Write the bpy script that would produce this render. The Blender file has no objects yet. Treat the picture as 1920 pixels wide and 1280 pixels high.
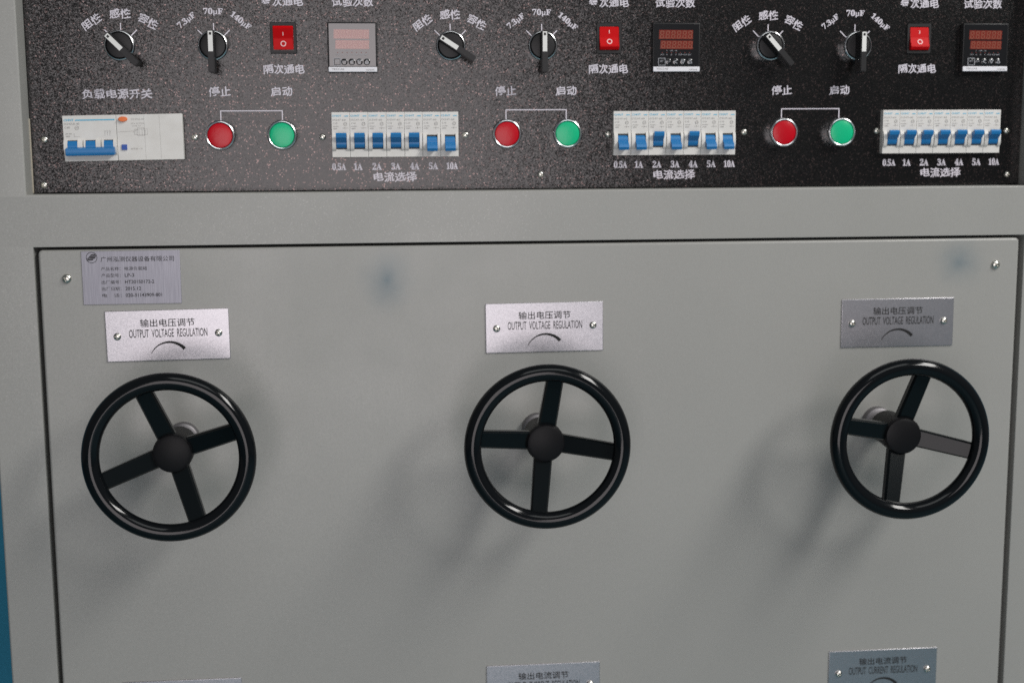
import bpy, bmesh, math, random
from mathutils import Vector, Matrix
random.seed(7)
R = math.radians
MM = 0.001
sc = bpy.context.scene
COL = sc.collection

# ------------------------------------------------------------------ camera
cam_data = bpy.data.cameras.new('camera')
cam = bpy.data.objects.new('camera', cam_data)
COL.objects.link(cam)
cr = Vector((0.99568642, -0.09255161, -0.00653921))
cu = Vector((0.01957718, 0.14067638, 0.98986206))
cf = Vector((0.09069341, 0.98572022, -0.14188146))
cam.matrix_world = Matrix(((cr.x, cu.x, -cf.x, 0.00155), (cr.y, cu.y, -cf.y, -1.32541),
                           (cr.z, cu.z, -cf.z, -0.02955), (0, 0, 0, 1)))
cam_data.sensor_width = 36
cam_data.lens = 46.58
cam_data.clip_start = 0.02
cam_data.clip_end = 100
cam_data.dof.use_dof = True
cam_data.dof.focus_distance = 1.25
cam_data.dof.aperture_fstop = 3.6
sc.camera = cam
sc.render.filter_size = 2.1

# ------------------------------------------------------------------ world, lamps, exposure
w = bpy.data.worlds.new('World')
sc.world = w
w.use_nodes = True
bg = w.node_tree.nodes['Background']
bg.inputs[0].default_value = (0.80, 0.84, 0.90, 1)
bg.inputs[1].default_value = 0.12


def area(name, loc, target, sx, sy, power, color):
    d = bpy.data.lights.new(name, 'AREA')
    d.shape = 'RECTANGLE'
    d.size, d.size_y, d.energy, d.color = sx, sy, power, color
    o = bpy.data.objects.new(name, d)
    COL.objects.link(o)
    o.location = loc
    o.rotation_euler = (Vector(target) - Vector(loc)).to_track_quat('-Z', 'Y').to_euler()
    return o


# the lit ceiling panel up to the right throws the wheels' shadows down to the left
key = area('ceiling_lamp', (2.1, -1.7, 1.72), (0.15, 0, -0.25), 2.1, 0.55, 80, (1.0, 0.98, 0.945))
key.rotation_euler = (key.rotation_euler.to_matrix() @ Matrix.Rotation(R(42), 3, 'Z')).to_euler()   # a long fixture, seen on the slant
# the bright panel behind the photographer, mirrored in the gloss of the black fascia
area('front_lamp', (-0.19, -3.3, -0.27), (-0.19, 0, -0.27), 1.62, 1.75, 31, (1.0, 0.92, 0.93))
area('hall_lamp', (0.45, -2.2, 2.3), (0.2, 0, -0.3), 2.0, 1.4, 15, (0.97, 1.0, 0.99))

sc.view_settings.view_transform = 'Standard'
sc.view_settings.look = 'None'
sc.view_settings.exposure = 0.0
sc.view_settings.gamma = 1.0
sc.cycles.use_denoising = False
sc.cycles.max_bounces = 8


# ------------------------------------------------------------------ materials
def mat(name, color, rough=0.5, metal=0.0, spec=0.5, coat=0.0):
    m = bpy.data.materials.new(name)
    m.use_nodes = True
    b = m.node_tree.nodes['Principled BSDF']
    b.inputs['Base Color'].default_value = (*color, 1)
    b.inputs['Roughness'].default_value = rough
    b.inputs['Metallic'].default_value = metal
    b.inputs['Specular IOR Level'].default_value = spec
    b.inputs['Coat Weight'].default_value = coat
    return m


def nodes(m):
    nt = m.node_tree
    return nt, nt.nodes['Principled BSDF'], nt.nodes.new, nt.links.new


def add_bump(m, scale, strength, dist, detail=3.0):
    nt, b, N, L = nodes(m)
    tc = N('ShaderNodeTexCoord')
    n = N('ShaderNodeTexNoise')
    n.inputs['Scale'].default_value = scale
    n.inputs['Detail'].default_value = detail
    bp = N('ShaderNodeBump')
    bp.inputs['Strength'].default_value = strength
    bp.inputs['Distance'].default_value = dist
    L(tc.outputs['Object'], n.inputs['Vector'])
    L(n.outputs['Fac'], bp.inputs['Height'])
    L(bp.outputs['Normal'], b.inputs['Normal'])
    return n


def vary(m, c1, c2, scale, detail=4.0, lo=0.3, hi=0.7, stretch=None):
    nt, b, N, L = nodes(m)
    tc = N('ShaderNodeTexCoord')
    n = N('ShaderNodeTexNoise')
    n.inputs['Scale'].default_value = scale
    n.inputs['Detail'].default_value = detail
    src = tc.outputs['Object']
    if stretch:
        mp = N('ShaderNodeMapping')
        mp.inputs['Scale'].default_value = stretch
        L(src, mp.inputs['Vector'])
        src = mp.outputs['Vector']
    L(src, n.inputs['Vector'])
    r = N('ShaderNodeValToRGB')
    r.color_ramp.elements[0].position = lo
    r.color_ramp.elements[1].position = hi
    r.color_ramp.elements[0].color = (*c1, 1)
    r.color_ramp.elements[1].color = (*c2, 1)
    L(n.outputs['Fac'], r.inputs['Fac'])
    L(r.outputs['Color'], b.inputs['Base Color'])
    return r


def flake_normal(m, cell, amount, soft_scale, soft):
    """fine grain of the powder coat: every grain tips its own way, so grains glint one by one"""
    nt, b, N, L = nodes(m)
    tc = N('ShaderNodeTexCoord')
    n1 = N('ShaderNodeTexNoise')
    n1.inputs['Scale'].default_value = soft_scale
    n1.inputs['Detail'].default_value = 1.5
    v = N('ShaderNodeTexVoronoi')
    v.inputs['Scale'].default_value = cell
    parts = []
    for src, k in ((n1.outputs['Color'], soft), (v.outputs['Color'], amount)):
        sub = N('ShaderNodeVectorMath'); sub.operation = 'SUBTRACT'
        sub.inputs[1].default_value = (0.5, 0.5, 0.5)
        mul = N('ShaderNodeVectorMath'); mul.operation = 'SCALE'
        mul.inputs['Scale'].default_value = k
        L(src, sub.inputs[0])
        L(sub.outputs[0], mul.inputs[0])
        parts.append(mul.outputs[0])
    L(tc.outputs['Object'], v.inputs['Vector'])
    L(tc.outputs['Object'], n1.inputs['Vector'])
    geo = N('ShaderNodeNewGeometry')
    a1 = N('ShaderNodeVectorMath'); a1.operation = 'ADD'
    a2 = N('ShaderNodeVectorMath'); a2.operation = 'ADD'
    nrm = N('ShaderNodeVectorMath'); nrm.operation = 'NORMALIZE'
    L(parts[0], a1.inputs[0]); L(parts[1], a1.inputs[1])
    L(geo.outputs['Normal'], a2.inputs[0]); L(a1.outputs[0], a2.inputs[1])
    L(a2.outputs[0], nrm.inputs[0])
    L(nrm.outputs[0], b.inputs['Normal'])


def paint(name, stains=(), grains=False):
    m = mat(name, (0.33, 0.33, 0.305), 0.37, 0, 0.5)
    nt, b, N, L = nodes(m)
    flake_normal(m, 900, 0.05, 600, 0.05)
    tr = N('ShaderNodeTexCoord')
    nr = N('ShaderNodeTexNoise'); nr.inputs['Scale'].default_value = 9; nr.inputs['Detail'].default_value = 6
    rr = N('ShaderNodeMapRange')
    rr.inputs['From Min'].default_value = 0.35; rr.inputs['From Max'].default_value = 0.65
    rr.inputs['To Min'].default_value = 0.33; rr.inputs['To Max'].default_value = 0.45
    L(tr.outputs['Object'], nr.inputs['Vector']); L(nr.outputs['Fac'], rr.inputs['Value']); L(rr.outputs[0], b.inputs['Roughness'])
    r = vary(m, (0.300, 0.300, 0.284), (0.312, 0.311, 0.294), 5, 5)
    tc = N('ShaderNodeTexCoord')
    prev = r.outputs['Color']
    for (x, z, rx, rz, k) in stains:                      # blue-grey smudges rubbed into the paint
        mp = N('ShaderNodeMapping')
        mp.vector_type = 'TEXTURE'
        mp.inputs['Location'].default_value = (x, 0, z)
        mp.inputs['Scale'].default_value = (rx, 1, rz)
        nn = N('ShaderNodeTexNoise'); nn.inputs['Scale'].default_value = 45
        off = N('ShaderNodeVectorMath'); off.operation = 'MULTIPLY_ADD'
        off.inputs[1].default_value = (0.014, 0, 0.014)
        L(tc.outputs['Object'], nn.inputs['Vector'])
        L(nn.outputs['Color'], off.inputs[0])
        L(tc.outputs['Object'], off.inputs[2])
        L(off.outputs[0], mp.inputs['Vector'])
        g = N('ShaderNodeTexGradient'); g.gradient_type = 'QUADRATIC_SPHERE'
        L(mp.outputs['Vector'], g.inputs['Vector'])
        mm_ = N('ShaderNodeMath'); mm_.operation = 'MULTIPLY'; mm_.inputs[1].default_value = k
        L(g.outputs['Fac'], mm_.inputs[0])
        mx = N('ShaderNodeMix'); mx.data_type = 'RGBA'
        mx.inputs['B'].default_value = (0.145, 0.185, 0.205, 1)
        L(mm_.outputs[0], mx.inputs['Factor'])
        L(prev, mx.inputs['A'])
        prev = mx.outputs['Result']
    if grains:                                            # a few bright grains in the coat that only glint where a lamp is mirrored
        v = N('ShaderNodeTexVoronoi'); v.inputs['Scale'].default_value = 1050
        sp = N('ShaderNodeSeparateColor')
        mr = N('ShaderNodeMapRange')
        mr.inputs['From Min'].default_value = 0.93; mr.inputs['From Max'].default_value = 0.97
        mt = N('ShaderNodeMath'); mt.operation = 'MULTIPLY'; mt.inputs[1].default_value = 0.15
        mx = N('ShaderNodeMix'); mx.data_type = 'RGBA'; mx.inputs['B'].default_value = (0.34, 0.34, 0.325, 1)
        L(tc.outputs['Object'], v.inputs['Vector']); L(v.outputs['Color'], sp.inputs[0]); L(sp.outputs[1], mr.inputs['Value'])
        L(mr.outputs[0], mt.inputs[0]); L(mt.outputs[0], b.inputs['Metallic'])
        L(mr.outputs[0], mx.inputs['Factor']); L(prev, mx.inputs['A'])
        prev = mx.outputs['Result']
    L(prev, b.inputs['Base Color'])
    return m


M = {}
M['frame'] = paint('grey_powder_coat_frame', [(0.640, -0.076, 0.030, 0.030, 1.0)], True)
M['door'] = paint('grey_powder_coat_door', [(0.005, -0.150, 0.036, 0.044, 1.0), (0.598, -0.139, 0.036, 0.036, 0.8)])
M['gap'] = mat('shadowy_steel', (0.03, 0.032, 0.03), 0.7)
m = M['panel'] = mat('black_grained_fascia', (0.011, 0.010, 0.010), 0.21, 0, 0.56)
flake_normal(m, 1100, 0.12, 1300, 0.11)
nt, b, N, L = nodes(m)
tc = N('ShaderNodeTexCoord')
v = N('ShaderNodeTexVoronoi'); v.inputs['Scale'].default_value = 900
L(tc.outputs['Object'], v.inputs['Vector'])
r = N('ShaderNodeValToRGB')
r.color_ramp.elements[0].position = 0.72; r.color_ramp.elements[0].color = (0.002, 0.002, 0.002, 1)
r.color_ramp.elements[1].position = 0.98; r.color_ramp.elements[1].color = (0.012, 0.008, 0.008, 1)
L(v.outputs['Color'], r.inputs['Fac']); L(r.outputs['Color'], b.inputs['Base Color'])
v2 = N('ShaderNodeTexVoronoi'); v2.inputs['Scale'].default_value = 1000      # scattered mica grains in the coat
sp = N('ShaderNodeSeparateColor')
mr = N('ShaderNodeMapRange')
mr.inputs['From Min'].default_value = 0.93; mr.inputs['From Max'].default_value = 0.98
mixc = N('ShaderNodeMix'); mixc.data_type = 'RGBA'
mixc.inputs['B'].default_value = (0.15, 0.11, 0.105, 1)
L(tc.outputs['Object'], v2.inputs['Vector']); L(v2.outputs['Color'], sp.inputs[0]); L(sp.outputs[2], mr.inputs['Value'])
L(mr.outputs[0], mixc.inputs['Factor']); L(r.outputs['Color'], mixc.inputs['A']); L(mixc.outputs['Result'], b.inputs['Base Color'])
mt = N('ShaderNodeMath'); mt.operation = 'MULTIPLY'; mt.inputs[1].default_value = 0.95
L(mr.outputs[0], mt.inputs[0]); L(mt.outputs[0], b.inputs['Metallic'])

M['print'] = mat('lilac_white_print', (0.64, 0.61, 0.67), 0.6, 0, 0.15)
M['black_plastic'] = mat('black_plastic', (0.013, 0.013, 0.014), 0.42, 0, 0.35)
m = M['wheel'] = mat('black_bakelite', (0.004, 0.005, 0.006), 0.11, 0, 0.3)
add_bump(m, 60, 0.03, 0.001)
m = M['wheel_matt'] = mat('moulded_black_bakelite', (0.007, 0.007, 0.008), 0.42, 0, 0.14)
add_bump(m, 300, 0.1, 0.0005)
M['chrome'] = mat('chrome', (0.86, 0.87, 0.88), 0.22, 1)
m = M['screw'] = mat('zinc_screw', (0.66, 0.65, 0.60), 0.24, 1)
add_bump(m, 900, 0.15, 0.0005)
m = M['steel'] = mat('dull_steel', (0.26, 0.25, 0.26), 0.6, 1)
M['white_mark'] = mat('white_pointer', (0.72, 0.72, 0.70), 0.45)
m = M['housing'] = mat('warm_white_housing', (0.60, 0.585, 0.55), 0.42, 0, 0.4)
vary(m, (0.63, 0.615, 0.585), (0.70, 0.69, 0.665), 60)
M['white_plastic'] = mat('white_plastic', (0.68, 0.67, 0.67), 0.38)
M['blue'] = mat('blue_toggle', (0.012, 0.165, 0.42), 0.35)
M['blue_square'] = mat('deep_blue_button', (0.008, 0.07, 0.35), 0.4)
M['orange'] = mat('orange_button', (0.75, 0.16, 0.03), 0.4)
M['cyan_print'] = mat('cyan_print', (0.10, 0.43, 0.62), 0.5)
M['grey_print'] = mat('grey_print', (0.25, 0.245, 0.235), 0.5)
M['dark_print'] = mat('black_print', (0.018, 0.018, 0.018), 0.6, 0, 0.2)
M['faint_print'] = mat('faint_print', (0.40, 0.39, 0.37), 0.5)
M['red'] = mat('red_cap', (0.48, 0.001, 0.010), 0.28, 0, 0.35)
M['green'] = mat('green_cap', (0.004, 0.46, 0.21), 0.28, 0, 0.4)
for k in ('red', 'green'):
    add_bump(M[k], 260, 0.16, 0.0006)
m = M['rocker'] = mat('red_rocker', (0.52, 0.001, 0.003), 0.40, 0, 0.12)
m = M['display'] = mat('red_display_filter', (0.19, 0.024, 0.015), 0.12, 0, 1.0)
m = M['segment'] = mat('unlit_segment', (0.26, 0.085, 0.055), 0.14, 0, 1.0)
m = M['meter_face'] = mat('meter_face', (0.006, 0.006, 0.007), 0.13, 0, 1.0)
M['meter_bar'] = mat('meter_white_bar', (0.74, 0.74, 0.78), 0.45)
M['backdrop'] = mat('blue_backdrop', (0.012, 0.16, 0.27), 0.7)
vary(M['backdrop'], (0.012, 0.19, 0.30), (0.03, 0.29, 0.46), 1.3)
# matt anodised aluminium sign plates
m = M['aluminium'] = mat('matt_aluminium', (0.80, 0.79, 0.83), 0.37, 1)
vary(m, (0.455, 0.45, 0.475), (0.49, 0.48, 0.505), 700, 2)
nt, b, N, L = nodes(m)
flake_normal(m, 1300, 0.04, 900, 0.03)
m = M['brushed'] = mat('brushed_aluminium', (0.60, 0.60, 0.66), 0.5, 1)
vary(m, (0.27, 0.27, 0.305), (0.37, 0.37, 0.41), 60, 5, 0.3, 0.7, (22, 1, 0.6))


# ------------------------------------------------------------------ mesh helpers
def mesh_of(bm, material, smooth=True, name='mesh'):
    me = bpy.data.meshes.new(name)
    bmesh.ops.recalc_face_normals(bm, faces=bm.faces)
    bm.to_mesh(me)
    bm.free()
    me.materials.append(material)
    if smooth:
        for p in me.polygons:
            p.use_smooth = True
        me.set_sharp_from_angle(angle=R(38))
        total = sum(p.area for p in me.polygons)
        for p in me.polygons:
            if p.area > 0.03 * total:                     # large plane faces stay truly flat
                p.use_smooth = False
    return me


def obj(name, me, parent=None, loc=(0, 0, 0), rot=(0, 0, 0), label=None, kind=None):
    o = bpy.data.objects.new(name, me)
    COL.objects.link(o)
    o.parent = parent
    o.location = [v * MM for v in loc]
    o.rotation_euler = rot
    if label:
        o['label'] = label
    if kind:
        o['kind'] = kind
    return o


def add_box(bm, x0, x1, y0, y1, z0, z1, bev=0.0, seg=2):
    """box in millimetres; y grows into the cabinet"""
    r = bmesh.ops.create_cube(bm, size=1)
    vs = r['verts']
    for vtx in vs:
        c = vtx.co
        c.x = (x0 + (c.x + .5) * (x1 - x0)) * MM
        c.y = (y0 + (c.y + .5) * (y1 - y0)) * MM
        c.z = (z0 + (c.z + .5) * (z1 - z0)) * MM
    if bev:
        es = list({e for vtx in vs for e in vtx.link_edges})
        bmesh.ops.bevel(bm, geom=es, offset=bev * MM, segments=seg, profile=0.5, affect='EDGES')


def box(mat_, *a, **k):
    bm = bmesh.new()
    add_box(bm, *a, **k)
    return mesh_of(bm, mat_)


def add_lathe(bm, prof, n=48, cx=0, cz=0):
    """prof: (radius, height toward the viewer) pairs, axis along -y, millimetres"""
    rings = []
    for (r, h) in prof:
        if r < 1e-6:
            rings.append([bm.verts.new((cx * MM, -h * MM, cz * MM))])
        else:
            rings.append([bm.verts.new(((cx + r * math.cos(2 * math.pi * i / n)) * MM, -h * MM,
                                        (cz + r * math.sin(2 * math.pi * i / n)) * MM)) for i in range(n)])
    for a, b_ in zip(rings, rings[1:]):
        for i in range(n):
            j = (i + 1) % n
            if len(a) == 1 and len(b_) == 1:
                continue
            if len(a) == 1:
                bm.faces.new((a[0], b_[i], b_[j]))
            elif len(b_) == 1:
                bm.faces.new((a[i], a[j], b_[0]))
            else:
                bm.faces.new((a[i], a[j], b_[j], b_[i]))


def lathe(mat_, prof, n=48):
    bm = bmesh.new()
    add_lathe(bm, prof, n)
    return mesh_of(bm, mat_)


def add_prism(bm, pts, y0, y1):
    """pts (x, z) outline, mm"""
    a = [bm.verts.new((x * MM, y0 * MM, z * MM)) for x, z in pts]
    b_ = [bm.verts.new((x * MM, y1 * MM, z * MM)) for x, z in pts]
    bm.faces.new(a)
    bm.faces.new(b_[::-1])
    n = len(pts)
    for i in range(n):
        bm.faces.new((a[i], a[(i + 1) % n], b_[(i + 1) % n], b_[i]))


def add_side_prism(bm, pts, x0, x1):
    """pts (y, z) outline, mm, extruded along x"""
    a = [bm.verts.new((x0 * MM, y * MM, z * MM)) for y, z in pts]
    b_ = [bm.verts.new((x1 * MM, y * MM, z * MM)) for y, z in pts]
    bm.faces.new(a)
    bm.faces.new(b_[::-1])
    n = len(pts)
    for i in range(n):
        bm.faces.new((a[i], a[(i + 1) % n], b_[(i + 1) % n], b_[i]))


def round_rect(x0, x1, z0, z1, r, n=5):
    pts = []
    for (cx, cz, a0) in ((x1 - r, z1 - r, 0), (x0 + r, z1 - r, 90), (x0 + r, z0 + r, 180), (x1 - r, z0 + r, 270)):
        for i in range(n + 1):
            a = R(a0 + 90 * i / n)
            pts.append((cx + r * math.cos(a), cz + r * math.sin(a)))
    return pts


def add_stroke(bm, p, q, wd, y=0.0, th=0.15):
    (x0, z0), (x1, z1) = p, q
    d = math.hypot(x1 - x0, z1 - z0)
    nx, nz = -(z1 - z0) / d * wd / 2, (x1 - x0) / d * wd / 2
    add_prism(bm, [(x0 + nx, z0 + nz), (x1 + nx, z1 + nz), (x1 - nx, z1 - nz), (x0 - nx, z0 - nz)], y - th, y)


_text_cache = {}


def text_mesh(s, wd, ht, material, bold=0.0, brush=False, shear=0.0):
    """flat printed lettering, centred on the origin in the xz plane, facing -y, sized wd x ht mm"""
    key = (s, wd, ht, material.name, bold, brush, shear)
    if key in _text_cache:
        return _text_cache[key]
    cu_ = bpy.data.curves.new('text', 'FONT')
    cu_.body = s
    cu_.size = 1.0
    cu_.resolution_u = 3
    cu_.offset = bold if bold < 0.1 else 0.004
    o = bpy.data.objects.new('text', cu_)
    COL.objects.link(o)
    dg = bpy.context.evaluated_depsgraph_get()
    dg.update()
    me = bpy.data.meshes.new_from_object(o.evaluated_get(dg))
    bpy.data.objects.remove(o)
    bpy.data.curves.remove(cu_)
    vs = me.vertices
    if brush:                                            # strokes climb to the right as in brush lettering
        for v_ in vs:
            x, y = v_.co.x, v_.co.y
            fx = x - math.floor(x)
            v_.co.y = y + 0.13 * (fx - 0.5) + 0.03 * math.sin(3 * x + 5 * y)
            v_.co.x = x + 0.03 * math.sin(6 * y) - 0.02 * math.sin(4 * x)
    if shear:
        for v_ in vs:
            v_.co.x += shear * v_.co.y
    xs = [v_.co.x for v_ in vs]
    ys = [v_.co.y for v_ in vs]
    x0, x1, y0, y1 = min(xs), max(xs), min(ys), max(ys)
    kx = wd * MM / (x1 - x0) if wd else ht * MM / (y1 - y0)
    ky = ht * MM / (y1 - y0)
    for v_ in vs:
        v_.co = ((v_.co.x - (x0 + x1) / 2) * kx, 0, (v_.co.y - (y0 + y1) / 2) * ky)
    me.materials.clear()
    me.materials.append(material)
    if bold >= 0.1:                                       # heavier strokes: the glyphs printed thrice, hair-widths apart
        bm = bmesh.new()
        for k, (dx, dz) in enumerate(((-.5, -.25), (.5, -.25), (0, .5))):
            n0 = len(bm.verts)
            bm.from_mesh(me)
            bm.verts.ensure_lookup_table()
            for v_ in bm.verts[n0:]:
                v_.co += Vector((dx * bold * MM, -0.012 * MM * k, dz * bold * MM))
        bm.to_mesh(me)
        bm.free()
    _text_cache[key] = me
    return me


def join_meshes(items, material):
    """items: (mesh, (x, z) mm, angle) -> one mesh"""
    bm = bmesh.new()
    for me, (x, z), a in items:
        n0 = len(bm.verts)
        bm.from_mesh(me)
        bm.verts.ensure_lookup_table()
        c, s = math.cos(a), math.sin(a)
        for v_ in bm.verts[n0:]:
            X, Z = v_.co.x, v_.co.z
            v_.co.x = X * c - Z * s + x * MM
            v_.co.z = X * s + Z * c + z * MM
    me = bpy.data.meshes.new('print')
    bm.to_mesh(me)
    bm.free()
    me.materials.append(material)
    return me


MD = dict(zip('0123456789AF', [chr(0x1D7CE + i) for i in range(10)] + [chr(0x1D400), chr(0x1D405)]))


def serif(s):
    return ''.join(MD.get(c, c) for c in s)


# ------------------------------------------------------------------ the place
def backdrop():
    bm = bmesh.new()
    add_box(bm, -3200, 3200, 900, 960, -1300, 1900)
    o = obj('backdrop_wall', mesh_of(bm, M['backdrop']), kind='structure')
    bm = bmesh.new()
    add_box(bm, -4000, 4000, -4500, 960, -1240, -1200)
    m_ = mat('teal_floor', (0.08, 0.19, 0.23), 0.6)
    vary(m_, (0.065, 0.17, 0.21), (0.095, 0.21, 0.25), 3)
    obj('floor', mesh_of(bm, m_), kind='structure')


backdrop()

OX, OY, OZ = 158.0, 250.0, -1200.0           # foot of the cabinet
root = obj('control_cabinet', None, None, (OX, OY, OZ))
root['label'] = 'grey electrical test cabinet with black control fascia above a panel of three black handwheels'
root['category'] = 'cabinet'


def part(name, me, x, y, z, ry=0.0, label=None, kind=None, rot=None):
    return obj(name, me, root, (x - OX, y - OY, z - OZ), rot or (0, ry, 0), label, kind)


# --- frame: stiles and rails round the two openings, and the carcass behind
XL, XR = -389.0, 706.0
PX0, PX1, PZ0, PZ1 = -347.0, 663.5, -68.0, 330.0      # fascia opening
DX0, DX1, DZ0, DZ1 = -343.4, 660.2, -1090.0, -118.9    # lower opening
TOP, BOT = 380.0, -1200.0
REC = 26.0
bm = bmesh.new()


def quad(bm, p):
    bm.faces.new([bm.verts.new((x * MM, y * MM, z * MM)) for x, y, z in p])


r = 2.0
# face polygons (y = 0), openings reduced by the edge radius


def face(bm, x0, x1, z0, z1):
    quad(bm, [(x0, 0, z0), (x1, 0, z0), (x1, 0, z1), (x0, 0, z1)])


face(bm, XL + r, PX0 - r, PZ0 - r, TOP)
face(bm, PX1 + r, XR - r, PZ0 - r, TOP)
face(bm, PX0 - r, PX1 + r, PZ1 + r, TOP)
face(bm, XL + r, XR - r, DZ1 + 0.6, PZ0 - r)
face(bm, XL + r, DX0 - 0.6, DZ0 - 0.6, DZ1 + 0.6)
face(bm, DX1 + 0.6, XR - r, DZ0 - 0.6, DZ1 + 0.6)
face(bm, XL + r, XR - r, BOT + 30, DZ0 - 0.6)


def opening(bm, x0, x1, z0, z1, r, back):
    steps = [(r * (1 - math.sin(R(a))), r * (1 - math.cos(R(a)))) for a in (0, 20, 40, 60, 75, 90)]
    lp = [[(x0 - d, y, z0 - d), (x1 + d, y, z0 - d), (x1 + d, y, z1 + d), (x0 - d, y, z1 + d)] for d, y in steps]
    lp.append([(x0, back, z0), (x1, back, z0), (x1, back, z1), (x0, back, z1)])
    vs = [[bm.verts.new((x * MM, y * MM, z * MM)) for x, y, z in l] for l in lp]
    for a, b_ in zip(vs, vs[1:]):
        for i in range(4):
            bm.faces.new((a[i], a[(i + 1) % 4], b_[(i + 1) % 4], b_[i]))


opening(bm, PX0, PX1, PZ0, PZ1, r, REC + 6)
opening(bm, DX0, DX1, DZ0, DZ1, 0.6, 22)
# outer sides, rolled front edge, top and back
steps = [(r * (1 - math.sin(R(a))), r * (1 - math.cos(R(a)))) for a in (0, 30, 60, 90)] + [(0, 560)]
for sx, X in ((1, XL), (-1, XR)):
    pr = [(X + sx * d, y) for d, y in steps]
    for (xa, ya), (xb, yb) in zip(pr, pr[1:]):
        quad(bm, [(xa, ya, BOT + 30), (xb, yb, BOT + 30), (xb, yb, TOP), (xa, ya, TOP)])
quad(bm, [(XL, 560, BOT + 30), (XR, 560, BOT + 30), (XR, 560, TOP), (XL, 560, TOP)])
quad(bm, [(XL, 0, TOP), (XR, 0, TOP), (XR, 560, TOP), (XL, 560, TOP)])
bmesh.ops.remove_doubles(bm, verts=bm.verts, dist=1e-6)
for v_ in bm.verts:
    v_.co -= Vector((OX, OY, OZ)) * MM
me = mesh_of(bm, M['frame'])
fr = obj('frame', me, root, (0, 0, 0))
part('plinth', box(M['gap'], XL + 20, XR - 20, 20, 540, BOT, BOT + 29.5), 0, 0, 0)
# dark inside seen through the gap round the lower panel
part('inner_lining', box(M['gap'], DX0 - 12, DX1 + 12, 22.5, 26, DZ0 - 12, DZ1 + 12), 0, 0, 0)

# --- lower panel (front_panel) with folded, rounded edges
bm = bmesh.new()
fx0, fx1, fz0, fz1 = -339.2, 654.6, -1086.0, -121.8
steps = [(2.6 * (1 - math.sin(R(a))), 2.6 * (1 - math.cos(R(a)))) for a in (0, 15, 30, 45, 60, 75, 90)]
rows = []
for d, y in steps + [(0, 21)]:
    rows.append([bm.verts.new((x * MM, y * MM, z * MM)) for x, z in round_rect(fx0 + d, fx1 - d, fz0 + d, fz1 - d, 4.2 - min(d, 2.5), 5)])
bm.faces.new(rows[0])
for a, b_ in zip(rows, rows[1:]):
    n = len(a)
    for i in range(n):
        bm.faces.new((a[i], a[(i + 1) % n], b_[(i + 1) % n], b_[i]))
part('front_panel', mesh_of(bm, M['door']), 0, 0, 0)

# --- black fascia
PY = REC
bm = bmesh.new()
add_box(bm, PX0 + 0.6, PX1 - 0.6, PY, PY + 3, PZ0 + 0.8, PZ1 - 0.8, 0.4, 1)
fascia = part('control_fascia', mesh_of(bm, M['panel']), 0, 0, 0,
              label='black grained fascia sheet printed with lilac white lettering')
part('edge_seal', box(mat('worn_sealant', (0.42, 0.38, 0.31), 0.7), PX0 + 0.05, PX0 + 1.0, PY - 1.6, PY - 0.1, PZ0 + 1, 5), 0, 0, 0)

TXY = PY - 0.25


def lettering(s, x, z, wd, ht, ang=0.0, material='print', bold=0.0, brush=False, y=None):
    me = text_mesh(s, wd, ht, M[material], bold, brush)
    obj('lettering', me, fascia, (x, TXY if y is None else y, z), (0, -R(ang), 0))


bm = bmesh.new()
add_stroke(bm, (0, 12.5), (0, 22.0), 0.95)
tick_me = mesh_of(bm, M['print'], False)
for gi, (sel, cap) in enumerate(((-255.2, -166.0), (66.0, 157.8), (390.0, 481.0))):
    lettering('阻性', sel - 27.3, 97.6, 19.5, 9.6, 31, bold=0.35, brush=True)
    lettering('感性', sel, 105.4, 20.0, 9.8, 0, bold=0.35, brush=True)
    lettering('容性', sel + 26.6, 98.2, 19.5, 9.6, -31, bold=0.35, brush=True)
    lettering('\U0001D7D5.\U0001D7D1\u03BC\U0001D405', cap - 25.8, 99.0, 19.5, 7.0, 37, bold=0.25)
    lettering('\U0001D7D5\U0001D7CE\u03BC\U0001D405', cap, 107.4, 18.8, 7.2, 0, bold=0.25)
    lettering('\U0001D7CF\U0001D7D2\U0001D7CE\u03BC\U0001D405', cap + 26.2, 98.8, 22.5, 7.0, -39, bold=0.25)
    for c in (sel, cap):
        for a in (45, 90, 135):
            obj('tick_mark', tick_me, fascia, (c, PY - 0.1, 74.6), (0, -R(a - 90), 0))
for rb, st, go, x_top in ((-98.6, -162.2, -101.9, -30.0), (226.0, 121.3, 182.6, 293.6), (548.7, 405.9, 466.6, 616.1)):
    lettering('每次通电', rb, 117.6, 40.5, 9.8, bold=0.35, brush=True)
    lettering('隔次通电', rb - .2, 52.2, 40.0, 9.8, bold=0.35, brush=True)
    lettering('试验次数', x_top, 117.6, 40.5, 9.8, bold=0.35, brush=True)
    lettering('停止', st - 0.2, 30.6, 21.0, 9.8, bold=0.35, brush=True)
    lettering('启动', go - 0.2, 30.6, 21.0, 9.8, bold=0.35, brush=True)
    bm = bmesh.new()
    add_stroke(bm, (st - 0.45, 11.8), (go + 0.45, 11.8), 1.0)
    add_stroke(bm, (st, 11.3), (st, 2), 1.0)
    add_stroke(bm, (go, 11.3), (go, 2), 1.0)
    obj('bracket_line', mesh_of(bm, M['print'], False), fascia, (0, PY - 0.1, 0))
lettering('负载电源开关', -261.4, 28.6, 67.0, 10.2, bold=0.35, brush=True)
for cx in (8.7, 294.4, 577.6):
    for i, (s, wd) in enumerate((('0.5A', 13.6), ('1A', 8.6), ('2A', 9.2), ('3A', 9.2), ('4A', 9.2), ('5A', 9.2), ('10A', 11.6))):
        lettering(serif(s), cx - 55.8 + 18.9 * i, -43.6, wd, 6.9, bold=0.3)
    lettering('电流选择', cx, -54.3, 43.5, 10.2, bold=0.35, brush=True)


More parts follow.
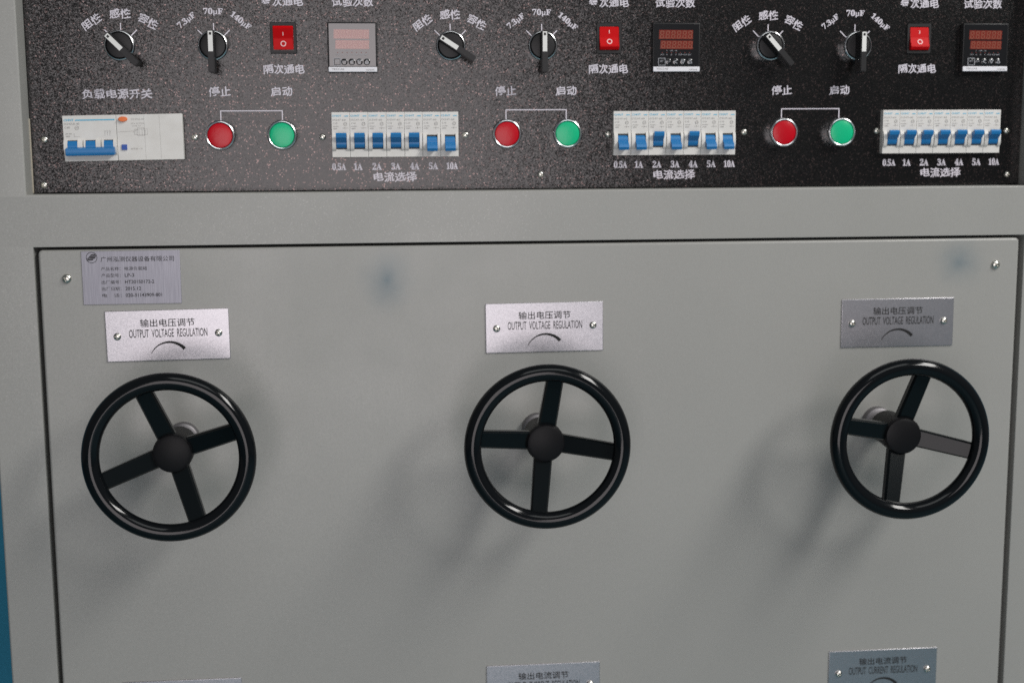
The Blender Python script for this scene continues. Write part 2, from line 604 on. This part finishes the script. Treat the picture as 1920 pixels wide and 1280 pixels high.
# --- screws: domed head with a pressed cross
def screw_mesh(rad, h):
    bm = bmesh.new()
    n, rg = 48, 14
    rows = []
    for k in range(rg + 1):
        t = k / rg
        rr = rad * math.sin(t * math.pi / 2)
        row = []
        for i in range(n if k else 1):
            a = 2 * math.pi * i / n
            x, z = rr * math.cos(a), rr * math.sin(a)
            hh = h * (0.12 + 0.88 * math.cos(t * math.pi / 2) ** 0.9) if k < rg else 0.0
            wgap = 0.15 * rad
            if (abs(x) < wgap or abs(z) < wgap) and rr < 0.6 * rad:
                hh -= 0.34 * h
            row.append(bm.verts.new((x * MM, -hh * MM, z * MM)))
        rows.append(row)
    for i in range(n):
        bm.faces.new((rows[0][0], rows[1][i], rows[1][(i + 1) % n]))
    for a, b_ in zip(rows[1:], rows[2:]):
        for i in range(n):
            j = (i + 1) % n
            bm.faces.new((a[i], b_[i], b_[j], a[j]))
    return mesh_of(bm, M['screw'])


SM = screw_mesh(3.3, 2.3)
for i, (x, z) in enumerate(((-333, -15.2), (-188.2, -13.8), (-62.9, -14.2), (80.0, -13), (225.6, -13), (367.0, -11.4), (507.4, -11), (647.6, -11.6),
                            (-336, -59.5), (156.2, -53), (650.4, -57))):
    part('screw', SM, x, PY, z, R(17 * i * i % 90))
SMD = screw_mesh(4.6, 3.2)
part('screw', SMD, -313, 0, -149.8, R(20))
part('screw', SMD, 629.8, 0, -149.6, R(62))


# --- selector switches
def ring_prof(ro, ri, h):
    return [(ro, 0), (ro, h - 3.2), (ro - 0.5, h - 1.6), (ro - 1.4, h - 0.5), (ro - 2.2, h), (ri + 0.5, h - 0.3), (ri, h - 1.2), (ri, 1)]


bez_me = lathe(M['chrome'], [(14.6, 0), (14.8, 8.4), (14.7, 10.2), (14.3, 11.3), (13.8, 11.9), (13.3, 12.1), (12.9, 11.8), (12.6, 11.0), (12.5, 4)], 64)
knob_me = lathe(M['black_plastic'], [(12.4, 4), (12.4, 10.6), (11.6, 11.8), (9, 12.2), (0, 12.3)], 48)
bm = bmesh.new()
# lever: long bar, tip inside the bezel, tail overhanging it
pts = [(-3.1, -26.0), (-2.2, -26.9), (2.2, -26.9), (3.1, -26.0), (3.1, 12.2), (2.3, 13.2), (-2.3, 13.2), (-3.1, 12.2)]
add_prism(bm, pts, -28.5, -12.0)
es = [e for e in bm.edges if abs(e.verts[0].co.y + .0285) < 1e-6 and abs(e.verts[1].co.y + .0285) < 1e-6]
bmesh.ops.bevel(bm, geom=es, offset=0.0007, segments=2, affect='EDGES')
lev_me = mesh_of(bm, M['black_plastic'])
bm = bmesh.new()
add_prism(bm, [(-2.2, -7.0), (2.2, -7.0), (2.2, 12.3), (-2.2, 12.3)], -28.85, -28.4)
ptr_me = mesh_of(bm, M['white_mark'], False)
bm = bmesh.new()
add_prism(bm, [(-1.1, 8.6), (1.1, 8.6), (1.1, 11.0), (-1.1, 11.0)], -29.0, -28.7)
dot_me = mesh_of(bm, M['black_plastic'], False)
SEL = [(-255.2, 45, 'left load type selector, its white pointer turned to the left mark'),
       (-166.0, 0, 'left capacitance selector, its white pointer straight up'),
       (66.0, 57, 'middle load type selector, its lever turned well over to the left'),
       (157.8, 0, 'middle capacitance selector, its white pointer straight up'),
       (390.0, 42, 'right load type selector, its white pointer turned to the left mark'),
       (481.0, 0, 'right capacitance selector, its white pointer straight up')]
for x, a, lab in SEL:
    s = part('selector_switch', bez_me, x, PY, 74.5, label=lab)
    ry = -R(a)
    obj('knob', knob_me, s, (0, 0, 0), (0, ry, 0))
    obj('lever', lev_me, s, (0, 0, 0), (0, ry, 0))
    obj('pointer', ptr_me, s, (0, 0, 0), (0, ry, 0))
    obj('pointer_window', dot_me, s, (0, 0, 0), (0, ry, 0))

# --- push buttons
pb_me = lathe(M['chrome'], [(14.6, 0), (14.8, 8.6), (14.7, 10.4), (14.3, 11.6), (13.7, 12.3), (13.1, 12.5), (12.5, 12.2), (12.1, 11.3), (12.0, 5)], 64)
caps = {}
for k in ('red', 'green'):
    caps[k] = lathe(M[k], [(11.95, 5), (11.95, 11.0), (11.5, 11.8), (10.0, 12.1), (6, 12.5), (0, 12.7)], 56)
for i, (x, k, pos) in enumerate(((-162.2, 'red', 'left'), (-101.9, 'green', 'left'), (121.3, 'red', 'middle'), (182.6, 'green', 'middle'),
                                 (405.9, 'red', 'right'), (466.6, 'green', 'right'))):
    s = part('push_button', pb_me, x, PY, -12.2, label='%s %s button in a chrome ring' % (pos, 'red stop' if k == 'red' else 'green start'))
    obj('cap', caps[k], s)

# --- rocker switches
bm = bmesh.new()
outer = round_rect(-12.9, 12.9, -15.2, 15.2, 1.2, 3)
inner = round_rect(-10.2, 10.2, -12.0, 12.0, 0.6, 3)
vo0 = [bm.verts.new((x * MM, 0, z * MM)) for x, z in outer]
vo1 = [bm.verts.new((x * MM, -1.4 * MM, z * MM)) for x, z in outer]
vo2 = [bm.verts.new((x * .965 * MM, -2.0 * MM, z * .965 * MM)) for x, z in outer]
vi1 = [bm.verts.new((x * MM, -2.0 * MM, z * MM)) for x, z in inner]
vi0 = [bm.verts.new((x * MM, 6 * MM, z * MM)) for x, z in inner]
for a, b_ in ((vo0, vo1), (vo1, vo2), (vo2, vi1), (vi1, vi0)):
    n = len(a)
    for i in range(n):
        bm.faces.new((a[i], a[(i + 1) % n], b_[(i + 1) % n], b_[i]))
rk_frame = mesh_of(bm, M['black_plastic'])


def rocker_mesh(sign):
    """sign +1: the upper end stands proud"""
    bm = bmesh.new()
    # side profile (y, z): shallow V with one end out
    hi, mid, lo = -6.4, -2.9, -0.9
    if sign > 0:
        pts = [(hi + 1.6, 11.4), (hi, 9.2), (mid, -0.6), (lo - .9, -11.4), (5, -11.6), (5, 11.6)]
    else:
        pts = [(lo - .9, 11.4), (mid, 0.6), (hi, -8.2), (hi + 2.4, -11.4), (5, -11.6), (5, 11.6)]
    add_side_prism(bm, pts, -9.8, 9.8)
    bmesh.ops.bevel(bm, geom=list(bm.edges), offset=0.0004, segments=2, affect='EDGES')
    return mesh_of(bm, M['rocker'])


M['mark'] = mat('pale_mark', (0.85, 0.55, 0.55), 0.5)
for i, (x, sg, pos) in enumerate(((-98.6, 1, 'left'), (226.0, -1, 'middle'), (548.7, -1, 'right'))):
    s = part('rocker_switch', rk_frame, x, PY, 82.4,
             label='%s red rocker switch, %s half standing proud' % (pos, 'upper' if sg > 0 else 'lower'))
    obj('rocker', rocker_mesh(sg), s)
    bm = bmesh.new()
    add_stroke(bm, (0, -1.7), (0, 1.7), 0.75)
    if sg > 0:
        t1 = math.atan2(3.5, 9.8); t2 = math.atan2(1.1, 10.8)
        o1 = obj('on_mark', mesh_of(bm, M['mark'], False), s, (0, -4.55, 3.8), (t1, 0, 0))
        oc = (0, -2.62, -5.6), (t2, 0, 0)
    else:
        t1 = -math.atan2(1.1, 10.8); t2 = -math.atan2(3.5, 8.8)
        o1 = obj('on_mark', mesh_of(bm, M['mark'], False), s, (0, -2.55, 6.4), (t1, 0, 0))
        oc = (0, -4.75, -3.4), (t2, 0, 0)
    bm = bmesh.new()
    add_lathe(bm, [(2.75, 0), (2.75, .15), (1.85, .15), (1.85, 0)], 28)
    obj('off_mark', mesh_of(bm, M['mark'], False), s, *oc)

# --- digital counters
def seven_seg(bm, cx, cz, wd, ht, t, slant):
    def pt(x, z):
        return (cx + x + slant * z, cz + z)
    hw, hh = wd / 2, ht / 2
    for z in (hh - t / 2, 0, -hh + t / 2):
        add_prism(bm, [pt(-hw + t, z - t / 2), pt(hw - t, z - t / 2), pt(hw - t * .6, z), pt(hw - t, z + t / 2), pt(-hw + t, z + t / 2), pt(-hw + t * .6, z)], -0.12, 0)
    for x in (-hw + t / 2, hw - t / 2):
        for z0, z1 in ((t * .6, hh - t * .5), (-hh + t * .5, -t * .6)):
            add_prism(bm, [pt(x - t / 2, z0), pt(x + t / 2, z0), pt(x + t / 2, z1), pt(x - t / 2, z1)], -0.12, 0)


bm = bmesh.new()
add_box(bm, -24.3, 24.3, -8.0, 0, -24.3, 24.3, 0.9, 3)
met_case = mesh_of(bm, M['black_plastic'])
met_face = box(M['meter_face'], -22.9, 22.9, -8.35, -7.8, -18.6, 23.0, 0.15, 1)
met_bar = box(M['meter_bar'], -23.9, 23.9, -9.2, -7.0, -24.0, -19.1, 0.6, 2)
bm = bmesh.new()
add_prism(bm, [(-18.2, 8.2), (16.4, 7.9), (16.8, 16.9), (-17.8, 17.2)], -8.75, -8.4)
add_prism(bm, [(-16.8, -1.6), (16.2, -1.9), (16.7, 6.5), (-16.3, 6.8)], -8.75, -8.4)
met_disp = mesh_of(bm, M['display'], False)
bm = bmesh.new()
for row, (cz, ht, x0, pitch) in enumerate(((12.5, 7.6, -15.0, 5.75), (2.45, 7.0, -13.6, 5.5))):
    for i in range(6):
        seven_seg(bm, x0 + pitch * i, cz, 3.9, ht, 0.85, 0.09)
        add_prism(bm, [(x0 + pitch * i + 2.2, cz - ht / 2), (x0 + pitch * i + 2.9, cz - ht / 2), (x0 + pitch * i + 2.9, cz - ht / 2 + .7), (x0 + pitch * i + 2.2, cz - ht / 2 + .7)], -.12, 0)
met_seg = mesh_of(bm, M['segment'], False)
M['meter_print'] = mat('meter_print', (0.34, 0.35, 0.38), 0.5)
M['lamp_red'] = mat('small_lamp', (0.16, 0.03, 0.025), 0.3)
items = []
for i, s in enumerate(('OUT', 'A', 'B', 'C', 'RUN', 'ALM', 'BAT')):
    items.append((text_mesh(s, None, 1.35, M['meter_print']), (-14.6 + 4.65 * i, -7.2), 0))
for i, s in ((1, 'S'), (2, 'MIN'), (3, 'HR')):
    items.append((text_mesh(s, None, 1.2, M['meter_print']), (-14.6 + 4.65 * i, -3.3), 0))
items.append((text_mesh('SET', 3.6, 1.8, M['meter_print']), (-15.2, -13.6), 0))
items.append((text_mesh('ENT', 4.4, 1.7, M['meter_print']), (-8.2, -14.0), 0))
met_txt = join_meshes(items, M['meter_print'])
bm = bmesh.new()
for (a, b_) in (((-18.6, -10.7), (-11.6, -10.7)), ((-18.6, -17.7), (-11.6, -17.7)), ((-18.6, -17.7), (-18.6, -10.7)), ((-11.6, -17.7), (-11.6, -10.7))):
    add_stroke(bm, a, b_, 0.5)
for cx, pts in ((-0.9, ((1.8, 1.8), (-1.8, 0), (1.8, -1.8))), (6.6, ((-1.9, 1.5), (1.9, 1.5), (0, -1.8))), (13.9, ((-1.9, -1.5), (1.9, -1.5), (0, 1.8)))):
    for k in range(3):
        p, q = pts[k], pts[(k + 1) % 3]
        if cx < 0 and k == 2:
            continue
        add_stroke(bm, (cx + p[0], -14.1 + p[1]), (cx + q[0], -14.1 + q[1]), 0.6)
met_icons = mesh_of(bm, M['meter_print'], False)
bm = bmesh.new()
for i in range(7):
    add_prism(bm, [(-15.1 + 4.65 * i, -5.6), (-14.1 + 4.65 * i, -5.6), (-14.1 + 4.65 * i, -4.8), (-15.1 + 4.65 * i, -4.8)], -0.15, 0)
met_leds = mesh_of(bm, M['lamp_red'], False)
bar_txt = join_meshes([(text_mesh('TECCAE', 12, 1.7, M['grey_print']), (-14.5, -21.2), 0),
                       (text_mesh('HD5AE', 8, 1.4, M['grey_print']), (17.2, -22.0), 0)], M['grey_print'])
key_me = lathe(M['meter_face'], [(3.3, 0), (3.25, 0.06), (2.6, 0.26), (1.6, 0.38), (0, 0.43)], 28)
bm = bmesh.new()
add_box(bm, -3.0, 3.0, -0.6, 0, -3.0, 3.0, 0.45, 3)
key_sq = mesh_of(bm, M['meter_face'])
for i, (x, pos) in enumerate(((-31.0, 'left'), (293.7, 'middle'), (617.2, 'right'))):
    s = part('counter', met_case, x, PY, 73.0, label='%s square digital counter with two dark red six digit rows' % pos)
    obj('face', met_face, s)
    obj('display', met_disp, s)
    obj('segments', met_seg, s, (0, -8.78, 0))
    obj('white_bar', met_bar, s)
    obj('lettering', met_txt, s, (0, -9.05, 0))
    obj('lettering', bar_txt, s, (0, -9.4, 0))
    obj('key_icon', met_icons, s, (0, -8.98, 0))
    obj('lamp_row', met_leds, s, (0, -8.4, 0))
    obj('key', key_sq, s, (-15.1, -8.3, -14.2))
    for kx in (-8.2, -0.9, 6.6, 13.9):
        obj('key', key_me, s, (kx, -8.3, -14.2))


# --- circuit breakers, 18 mm modules
def breaker_housing():
    bm = bmesh.new()
    add_box(bm, -8.93, 8.93, -8.0, 0, -44.3, 0, 0.35, 2)
    # raised shoulders left and right of the toggle
    def arm(x0, x1):
        pts = [(-7.5, -20.8)]
        for k in range(9):
            a = math.pi * k / 8
            pts.append((-7.9 - 3.4 * math.sin(a), -21.0 - 17.0 * (1 - math.cos(a)) / 2))
        pts.append((-7.5, -38.2))
        add_side_prism(bm, pts, x0, x1)
    arm(-8.6, -4.9)
    arm(5.9, 8.6)
    return mesh_of(bm, M['housing'])


def toggle_mesh(up, width=10.3, x0=-4.7):
    bm = bmesh.new()
    # drum (y, z about z = -24.5)
    cz = -29.8
    pts = []
    for k in range(17):
        a = math.pi * (k / 16)
        pts.append((-7.6 - 3.6 * math.sin(a), cz + 5.6 * math.cos(a)))
    add_side_prism(bm, pts, x0 + .15, x0 + width - .15)
    if up:
        lv = [(-8.6, cz + 4.6), (-16.4, cz + 9.3), (-17.8, cz + 7.6), (-17.0, cz + 4.8), (-10.8, cz - 0.6)]
    else:
        lv = [(-10.8, cz + 0.4), (-16.8, cz - 3.8), (-17.8, cz - 6.4), (-16.4, cz - 9.0), (-8.4, cz - 5.0)]
    add_side_prism(bm, lv, x0, x0 + width)
    bmesh.ops.bevel(bm, geom=[e for e in bm.edges if e.calc_length() > width * .9 * MM and e.calc_face_angle(0) > .5], offset=0.0005, segments=2, affect='EDGES')
    return mesh_of(bm, M['blue'])


hb = breaker_housing()
tg_up, tg_dn = toggle_mesh(True), toggle_mesh(False)
slot_me = box(M['gap'], -4.9, 5.9, -8.4, -7.9, -36.4, -22.6)
bp_cyan = join_meshes([(text_mesh('CHNT', 9.2, 1.9, M['cyan_print'], 0.02), (-3.6, -3.6), 0)], M['cyan_print'])
bm = bmesh.new(); add_prism(bm, [(3.2, -4.3), (7.6, -4.3), (7.6, -3.4), (4.4, -3.4)], -0.05, 0)
bp_dash = mesh_of(bm, M['cyan_print'], False)
bp_txt = join_meshes([(text_mesh('DZ47-60', 12.6, 1.6, M['grey_print']), (-1.4, -7.6), 0),
                      (text_mesh('C10', 4.4, 1.7, M['grey_print']), (-5.4, -10.9), 0),
                      (text_mesh('230/400V~', 6.5, 1.0, M['faint_print']), (-4.4, -14.0), 0),
                      (text_mesh('6000', 3.8, 1.4, M['grey_print']), (-5.3, -16.2), 0),
                      (text_mesh('CCC', 2.2, 1.1, M['grey_print']), (4.6, -11.6), 0)], M['grey_print'])
bm = bmesh.new()
add_lathe(bm, [(1.75, 0), (1.75, .05), (1.4, .05), (1.4, 0)], 20, 4.6, -11.6)
add_stroke(bm, (2.0, -15.6), (7.4, -15.6), .22, 0, .05)
add_stroke(bm, (4.2, -14.4), (4.2, -16.8), .22, 0, .05)
bp_sym = mesh_of(bm, M['grey_print'], False)
STATE = {'left': 'UUUUUDD', 'middle': 'DDUDUDD', 'right': 'UUUUUUU'}
AMP = ['0.5A', '1A', '2A', '3A', '4A', '5A', '10A']
for gx, pos in ((-53.4, 'left'), (229.8, 'middle'), (510.9, 'right')):
    for i, st in enumerate(STATE[pos]):
        s = part('circuit_breaker', hb, gx + 9 + 18.02 * i, PY, 10.0 - 0.05 * random.random(),
                 label='%s circuit breaker of the %s block, blue toggle %s' % (AMP[i], pos, 'up' if st == 'U' else 'down'))
        obj('slot', slot_me, s)
        obj('toggle', tg_up if st == 'U' else tg_dn, s)
        obj('lettering', bp_cyan, s, (0, -8.12, 0))
        obj('brand_dash', bp_dash, s, (0, -8.1, 0))
        obj('lettering', bp_txt, s, (0, -8.12, 0))
        obj('symbols', bp_sym, s, (0, -8.1, 0))

# --- wide residual-current breaker at the left
bm = bmesh.new()
add_box(bm, -57.3, -6.2, -8.0, 0, -44.4, 0, 0.5, 2)
add_box(bm, -6.0, 57.3, -8.2, 0, -44.4, 0.1, 0.5, 2)
for x in (-39.9, -38.3, -22.9, -21.3):                           # pillars beside the toggles
    pass
for x0, x1 in ((-57.0, -53.4), (-43.8, -38.9), (-37.9, -36.2), (-26.4, -21.6), (-20.6, -18.6), (-9.6, -6.6)):
    pts = [(-7.5, -22.8)]
    for k in range(9):
        a = math.pi * k / 8
        pts.append((-7.9 - 3.2 * math.sin(a), -23.0 - 15.5 * (1 - math.cos(a)) / 2))
    pts.append((-7.5, -38.7))
    add_side_prism(bm, pts, x0, x1)
rc_me = mesh_of(bm, M['housing'])
rc = part('residual_current_breaker', rc_me, -256.3, PY, 8.4, -R(0.8),
          label='wide white breaker with three linked blue toggles and an orange button')
bm = bmesh.new()
for x in (-48.6, -31.3, -14.1):
    pts = []
    for k in range(13):
        a = math.pi * k / 12
        pts.append((-7.6 - 3.4 * math.sin(a), -31.0 + 6.6 * math.cos(a)))
    add_side_prism(bm, pts, x - 4.7, x + 4.7)
bmesh.ops.bevel(bm, geom=[e for e in bm.edges if e.calc_face_angle(0) > .6], offset=0.0004, segments=2, affect='EDGES')
rc_drum = mesh_of(bm, M['blue'])
bm = bmesh.new()
add_side_prism(bm, [(-9.5, -30.4), (-15.8, -31.8), (-17.2, -32.8), (-17.0, -36.4), (-16.0, -39.0), (-8.6, -38.0)], -54.4, -8.0)
bmesh.ops.bevel(bm, geom=list(bm.edges), offset=0.0005, segments=2, affect='EDGES')
rc_bar = mesh_of(bm, M['blue'])
bm = bmesh.new()
for x in (-48.6, -31.3, -14.1):
    add_box(bm, x - 5.0, x + 5.0, -8.5, -7.9, -38.0, -24.0)
obj('slot', mesh_of(bm, M['gap'], False), rc)
obj('toggle', rc_drum, rc)
obj('toggle_bar', rc_bar, rc)
bm = bmesh.new()
add_lathe(bm, [(4.4, 0), (4.4, 1.6), (3.8, 2.2), (0, 2.4)], 32)
for v_ in bm.verts:
    v_.co.z *= 0.57
obj('test_button', mesh_of(bm, M['orange']), rc, (0.6, -8.2, -4.4))
obj('reset_button', box(M['blue_square'], -2.6, 2.6, -1.4, 0, -2.6, 2.6, 0.3), rc, (0.6, -8.2, -31.5))
items_c = [(text_mesh('CHNT', 9.6, 2.2, M['cyan_print'], 0.03), (-51.2, -4.4), 0)]
obj('lettering', join_meshes(items_c, M['cyan_print']), rc, (0, -8.12, 0))
bm = bmesh.new()
add_prism(bm, [(-45.6, -5.2), (-7.4, -5.2), (-7.4, -4.0), (-44.6, -4.0)], -0.05, 0)
obj('brand_line', mesh_of(bm, M['cyan_print'], False), rc, (0, -8.1, 0))
tx = lambda s, wd, ht, x, z, mt='grey_print': (text_mesh(s, wd, ht, M[mt]), (x, z), 0)
obj('lettering', join_meshes([tx('DZ47LE-40', 14.5, 1.8, -48.6, -8.1), tx('C40', 5.2, 1.9, -53.0, -11.6), tx('CCC', 3, 1.5, -43.9, -12.0),
                              tx('230V~50Hz', 6.5, 1.3, -52, -17.6), tx('6000', 4, 1.3, -52.8, -20.0)], M['grey_print']), rc, (0, -8.12, 0))
bm = bmesh.new()
add_lathe(bm, [(2.1, 0), (2.1, .05), (1.7, .05), (1.7, 0)], 22, -43.9, -12.0)
add_stroke(bm, (-46.8, -17.2), (-46.8, -20.6), .3, 0, .05)
add_stroke(bm, (-46.8, -20.4), (-41, -20.4), .22, 0, .05)
for k in range(3):
    add_stroke(bm, (-17.4 + 2.4 * k, -14.6), (-17.4 + 2.4 * k, -20), .25, 0, .05)
    add_stroke(bm, (-17.4 + 2.4 * k, -17), (-16.0 + 2.4 * k, -15.2), .22, 0, .05)
obj('symbols', mesh_of(bm, M['faint_print'], False), rc, (0, -8.1, 0))
obj('lettering', join_meshes([tx('DZ47LE-40', 12, 1.5, 14.5, -4.6, 'faint_print'), tx('IΔn 0.03A', 12.5, 1.5, 14.4, -8.6, 'faint_print'),
                              tx('t≤0.1s', 8, 1.3, 13.2, -11.0, 'faint_print'), tx('每月按一次', 11.5, 1.7, 12.2, -33.2, 'faint_print')], M['faint_print']), rc, (0, -8.32, 0))
bm = bmesh.new()
add_stroke(bm, (-4.5, -16.6), (11, -16.0), .22, 0, .05)
add_stroke(bm, (9.5, -17.2), (14, -14.6), .3, 0, .05)
for (x0, x1, z0, z1) in ((11, 23.5, -19.6, -14.2), (14, 20.5, -20.6, -12.9)):
    for a_, b2 in (((x0, z0), (x1, z0)), ((x0, z1), (x1, z1)), ((x0, z0), (x0, z1)), ((x1, z0), (x1, z1))):
        add_stroke(bm, a_, b2, .22, 0, .05)
for k in range(4):
    add_stroke(bm, (12.5 + 3 * k, -19.6), (12.5 + 3 * k, -14.2), .2, 0, .05)
obj('symbols', mesh_of(bm, M['faint_print'], False), rc, (0, -8.3, 0))
seam = box(M['faint_print'], -0.12, 0.12, -0.06, 0, -43.6, -0.8)
for x in (20.8, 35.5):
    obj('seam', seam, rc, (x, -8.2, 0))


# --- sign plates
def plate_mesh(wd, ht, material, th=1.2):
    bm = bmesh.new()
    add_box(bm, 0, wd, -th, 0, -ht, 0, 0.5, 3)
    return mesh_of(bm, material)


PW, PH = 120.0, 50.4
pl_me = plate_mesh(PW, PH, M['aluminium'])
bm = bmesh.new()
# swelling arc of the turning symbol
N_ = 28
up_, dn_ = [], []
for k in range(N_ + 1):
    t = k / N_
    a = R(153 - 113 * t)
    rr = 19.6
    cx, cz = 60.6, -51.8
    wdt = 0.7 + 2.7 * t ** 1.2
    x, z = cx + rr * math.cos(a), cz + rr * math.sin(a) * 1.0 + 0.0
    up_.append((x + wdt / 2 * math.cos(a), z + wdt / 2 * math.sin(a)))
    dn_.append((x - wdt / 2 * math.cos(a), z - wdt / 2 * math.sin(a)))
for k in range(N_):
    add_prism(bm, [up_[k], up_[k + 1], dn_[k + 1], dn_[k]], -0.08, 0)
bmesh.ops.remove_doubles(bm, verts=bm.verts, dist=1e-7)
arc_me = mesh_of(bm, M['dark_print'], False)
SMP = screw_mesh(3.7, 2.8)
for x, z, tl, en, zh, lab in (
        (-278.5, -182.4, 0.55, 'OUTPUT  VOLTAGE  REGULATION', '输出电压调节', 'silver voltage regulation plate above the left handwheel'),
        (96.6, -181.4, 0.35, 'OUTPUT  VOLTAGE  REGULATION', '输出电压调节', 'silver voltage regulation plate above the middle handwheel'),
        (466.3, -183.2, 0.1, 'OUTPUT  VOLTAGE  REGULATION', '输出电压调节', 'silver voltage regulation plate above the right handwheel'),
        (-279.0, -564.4, 0.0, 'OUTPUT  CURRENT  REGULATION', '输出电流调节', 'plate cut by the lower edge below the left handwheel'),
        (94.4, -563.2, 0.0, 'OUTPUT  CURRENT  REGULATION', '输出电流调节', 'silver current regulation plate below the middle handwheel'),
        (463.3, -563.0, 0.0, 'OUTPUT  CURRENT  REGULATION', '输出电流调节', 'silver current regulation plate below the right handwheel')):
    s = part('sign_plate', pl_me, x, 0, z, -R(tl), label=lab)
    obj('lettering', text_mesh(zh, 53.0, 8.0, M['dark_print'], 0.008), s, (60.0, -1.32, -12.8))
    obj('lettering', text_mesh(en, 76.0, 8.2, M['dark_print'], 0.006), s, (60.4, -1.32, -23.0))
    obj('turning_arc', arc_me, s, (0, -1.25, 0))
    obj('screw', SMP, s, (11.0, -1.2, -25.4), (0, R(15 + x), 0))
    obj('screw', SMP, s, (109.4, -1.2, -24.2), (0, R(50 - x), 0))

# maker's plate
bm = bmesh.new()
add_box(bm, 0, 94.6, -0.8, 0, -52.4, 0, 0.2, 2)
np_ = part('name_plate', mesh_of(bm, M['brushed']), -298.2, 0, -123.3, -R(0.1), label='brushed maker plate at the top left of the lower panel')
rows = [('广州泓测仪器设备有限公司', 70.5, 5.2, 53.6, -8.1)]
its = [(text_mesh(s, wd, ht, M['dark_print'], 0.004), (x, z), 0) for s, wd, ht, x, z in rows]
for k, (lab, val, wv) in enumerate((('产品名称：', '电源负载箱', 21.5), ('产品型号：', 'LP-3', 9.0), ('出厂编号：', 'HT20150172-2', 28.0),
                                    ('出厂日期：', '2015.12', 15.0), ('电    话：', '020-31143909-801', 35.0))):
    z = -17.4 - 6.55 * k
    its.append((text_mesh(lab, 18.5, 3.6, M['dark_print']), (27.6, z), 0))
    its.append((text_mesh(val, wv, 3.5 if k else 3.6, M['dark_print'], 0.012 if k else 0.0), (40.8 + wv / 2, z), 0))
obj('lettering', join_meshes(its, M['dark_print']), np_, (0, -0.92, 0))
bm = bmesh.new()
add_lathe(bm, [(5.4, 0), (5.4, .05), (4.9, .05), (4.9, 0)], 40)
for zz, x0, x1 in ((2.6, -1.2, 4.3), (1.0, -2.6, 4.6), (-0.6, -4.3, 3.8), (-2.2, -4.6, 1.8)):
    add_prism(bm, [(x0 - .6, zz - .75), (x1 - .8, zz - .35), (x1 + .2, zz + .95), (x0 + .8, zz + .45)], -0.05, 0)
obj('emblem', mesh_of(bm, M['dark_print'], False), np_, (10.0, -0.9, -6.2))

# --- handwheels
WH = 90.0        # height of the rim's plane above the panel
bm = bmesh.new()
RM, TR = 72.2, 8.3
nu, nv = 128, 24
grid = []
for i in range(nu):
    a = 2 * math.pi * i / nu
    row = []
    for j in range(nv):
        b2 = 2 * math.pi * j / nv
        rr = RM + TR * math.cos(b2)
        row.append(bm.verts.new((rr * math.cos(a) * MM, -(WH + TR * .95 * math.sin(b2)) * MM, rr * math.sin(a) * MM)))
    grid.append(row)
for i in range(nu):
    for j in range(nv):
        bm.faces.new((grid[i][j], grid[(i + 1) % nu][j], grid[(i + 1) % nu][(j + 1) % nv], grid[i][(j + 1) % nv]))
rim_me = mesh_of(bm, M['wheel'])
hub_me = lathe(M['wheel_matt'], [(0, 76.0), (14.6, 75.6), (17.4, 74.6), (18.6, 72.6), (18.9, 69), (18.6, 56), (17.6, 44), (17.2, 30), (16.8, 27), (9, 27)], 56)
shaft_me = lathe(M['steel'], [(9.0, 30), (9.0, 9), (13.6, 8.6), (15.2, 7.2), (15.8, 4), (16.0, 0)], 48)
bm = bmesh.new()
# spoke from hub (dished) out into the rim: trapezoid section with chamfered front edges
secs = [(12.0, 69.0, 9.1), (66.5, 88.0, 8.3)]
rows = []
for rr, h, hw in secs:
    th = 9.0
    prof = [(-hw, h - th), (-hw, h - 2.6), (-hw + 1.7, h), (hw - 1.7, h), (hw, h - 2.6), (hw, h - th)]
    rows.append([bm.verts.new((x * MM, -y * MM, rr * MM)) for x, y in prof])
bm.faces.new(rows[0]); bm.faces.new(rows[-1][::-1])
for a, b_ in zip(rows, rows[1:]):
    for i in range(6):
        bm.faces.new((a[i], a[(i + 1) % 6], b_[(i + 1) % 6], b_[i]))
M['spoke'] = mat('spoke_bakelite', (0.004, 0.006, 0.007), 0.17, 0, 0.2)
spoke_me = mesh_of(bm, M['spoke'])
for x, z, ang, lab in ((-207.2, -310.6, 20, 'left black handwheel'), (149.0, -310.2, -7, 'middle black handwheel'),
                       (507.6, -312.4, -12.4, 'right black handwheel')):
    s = part('handwheel', rim_me, x, 0, z, -R(ang), label=lab)
    obj('hub', hub_me, s)
    obj('shaft', shaft_me, s)
    for k in range(4):
        obj('spoke', spoke_me, s, (0, 0, 0), (0, R(90 * k), 0))
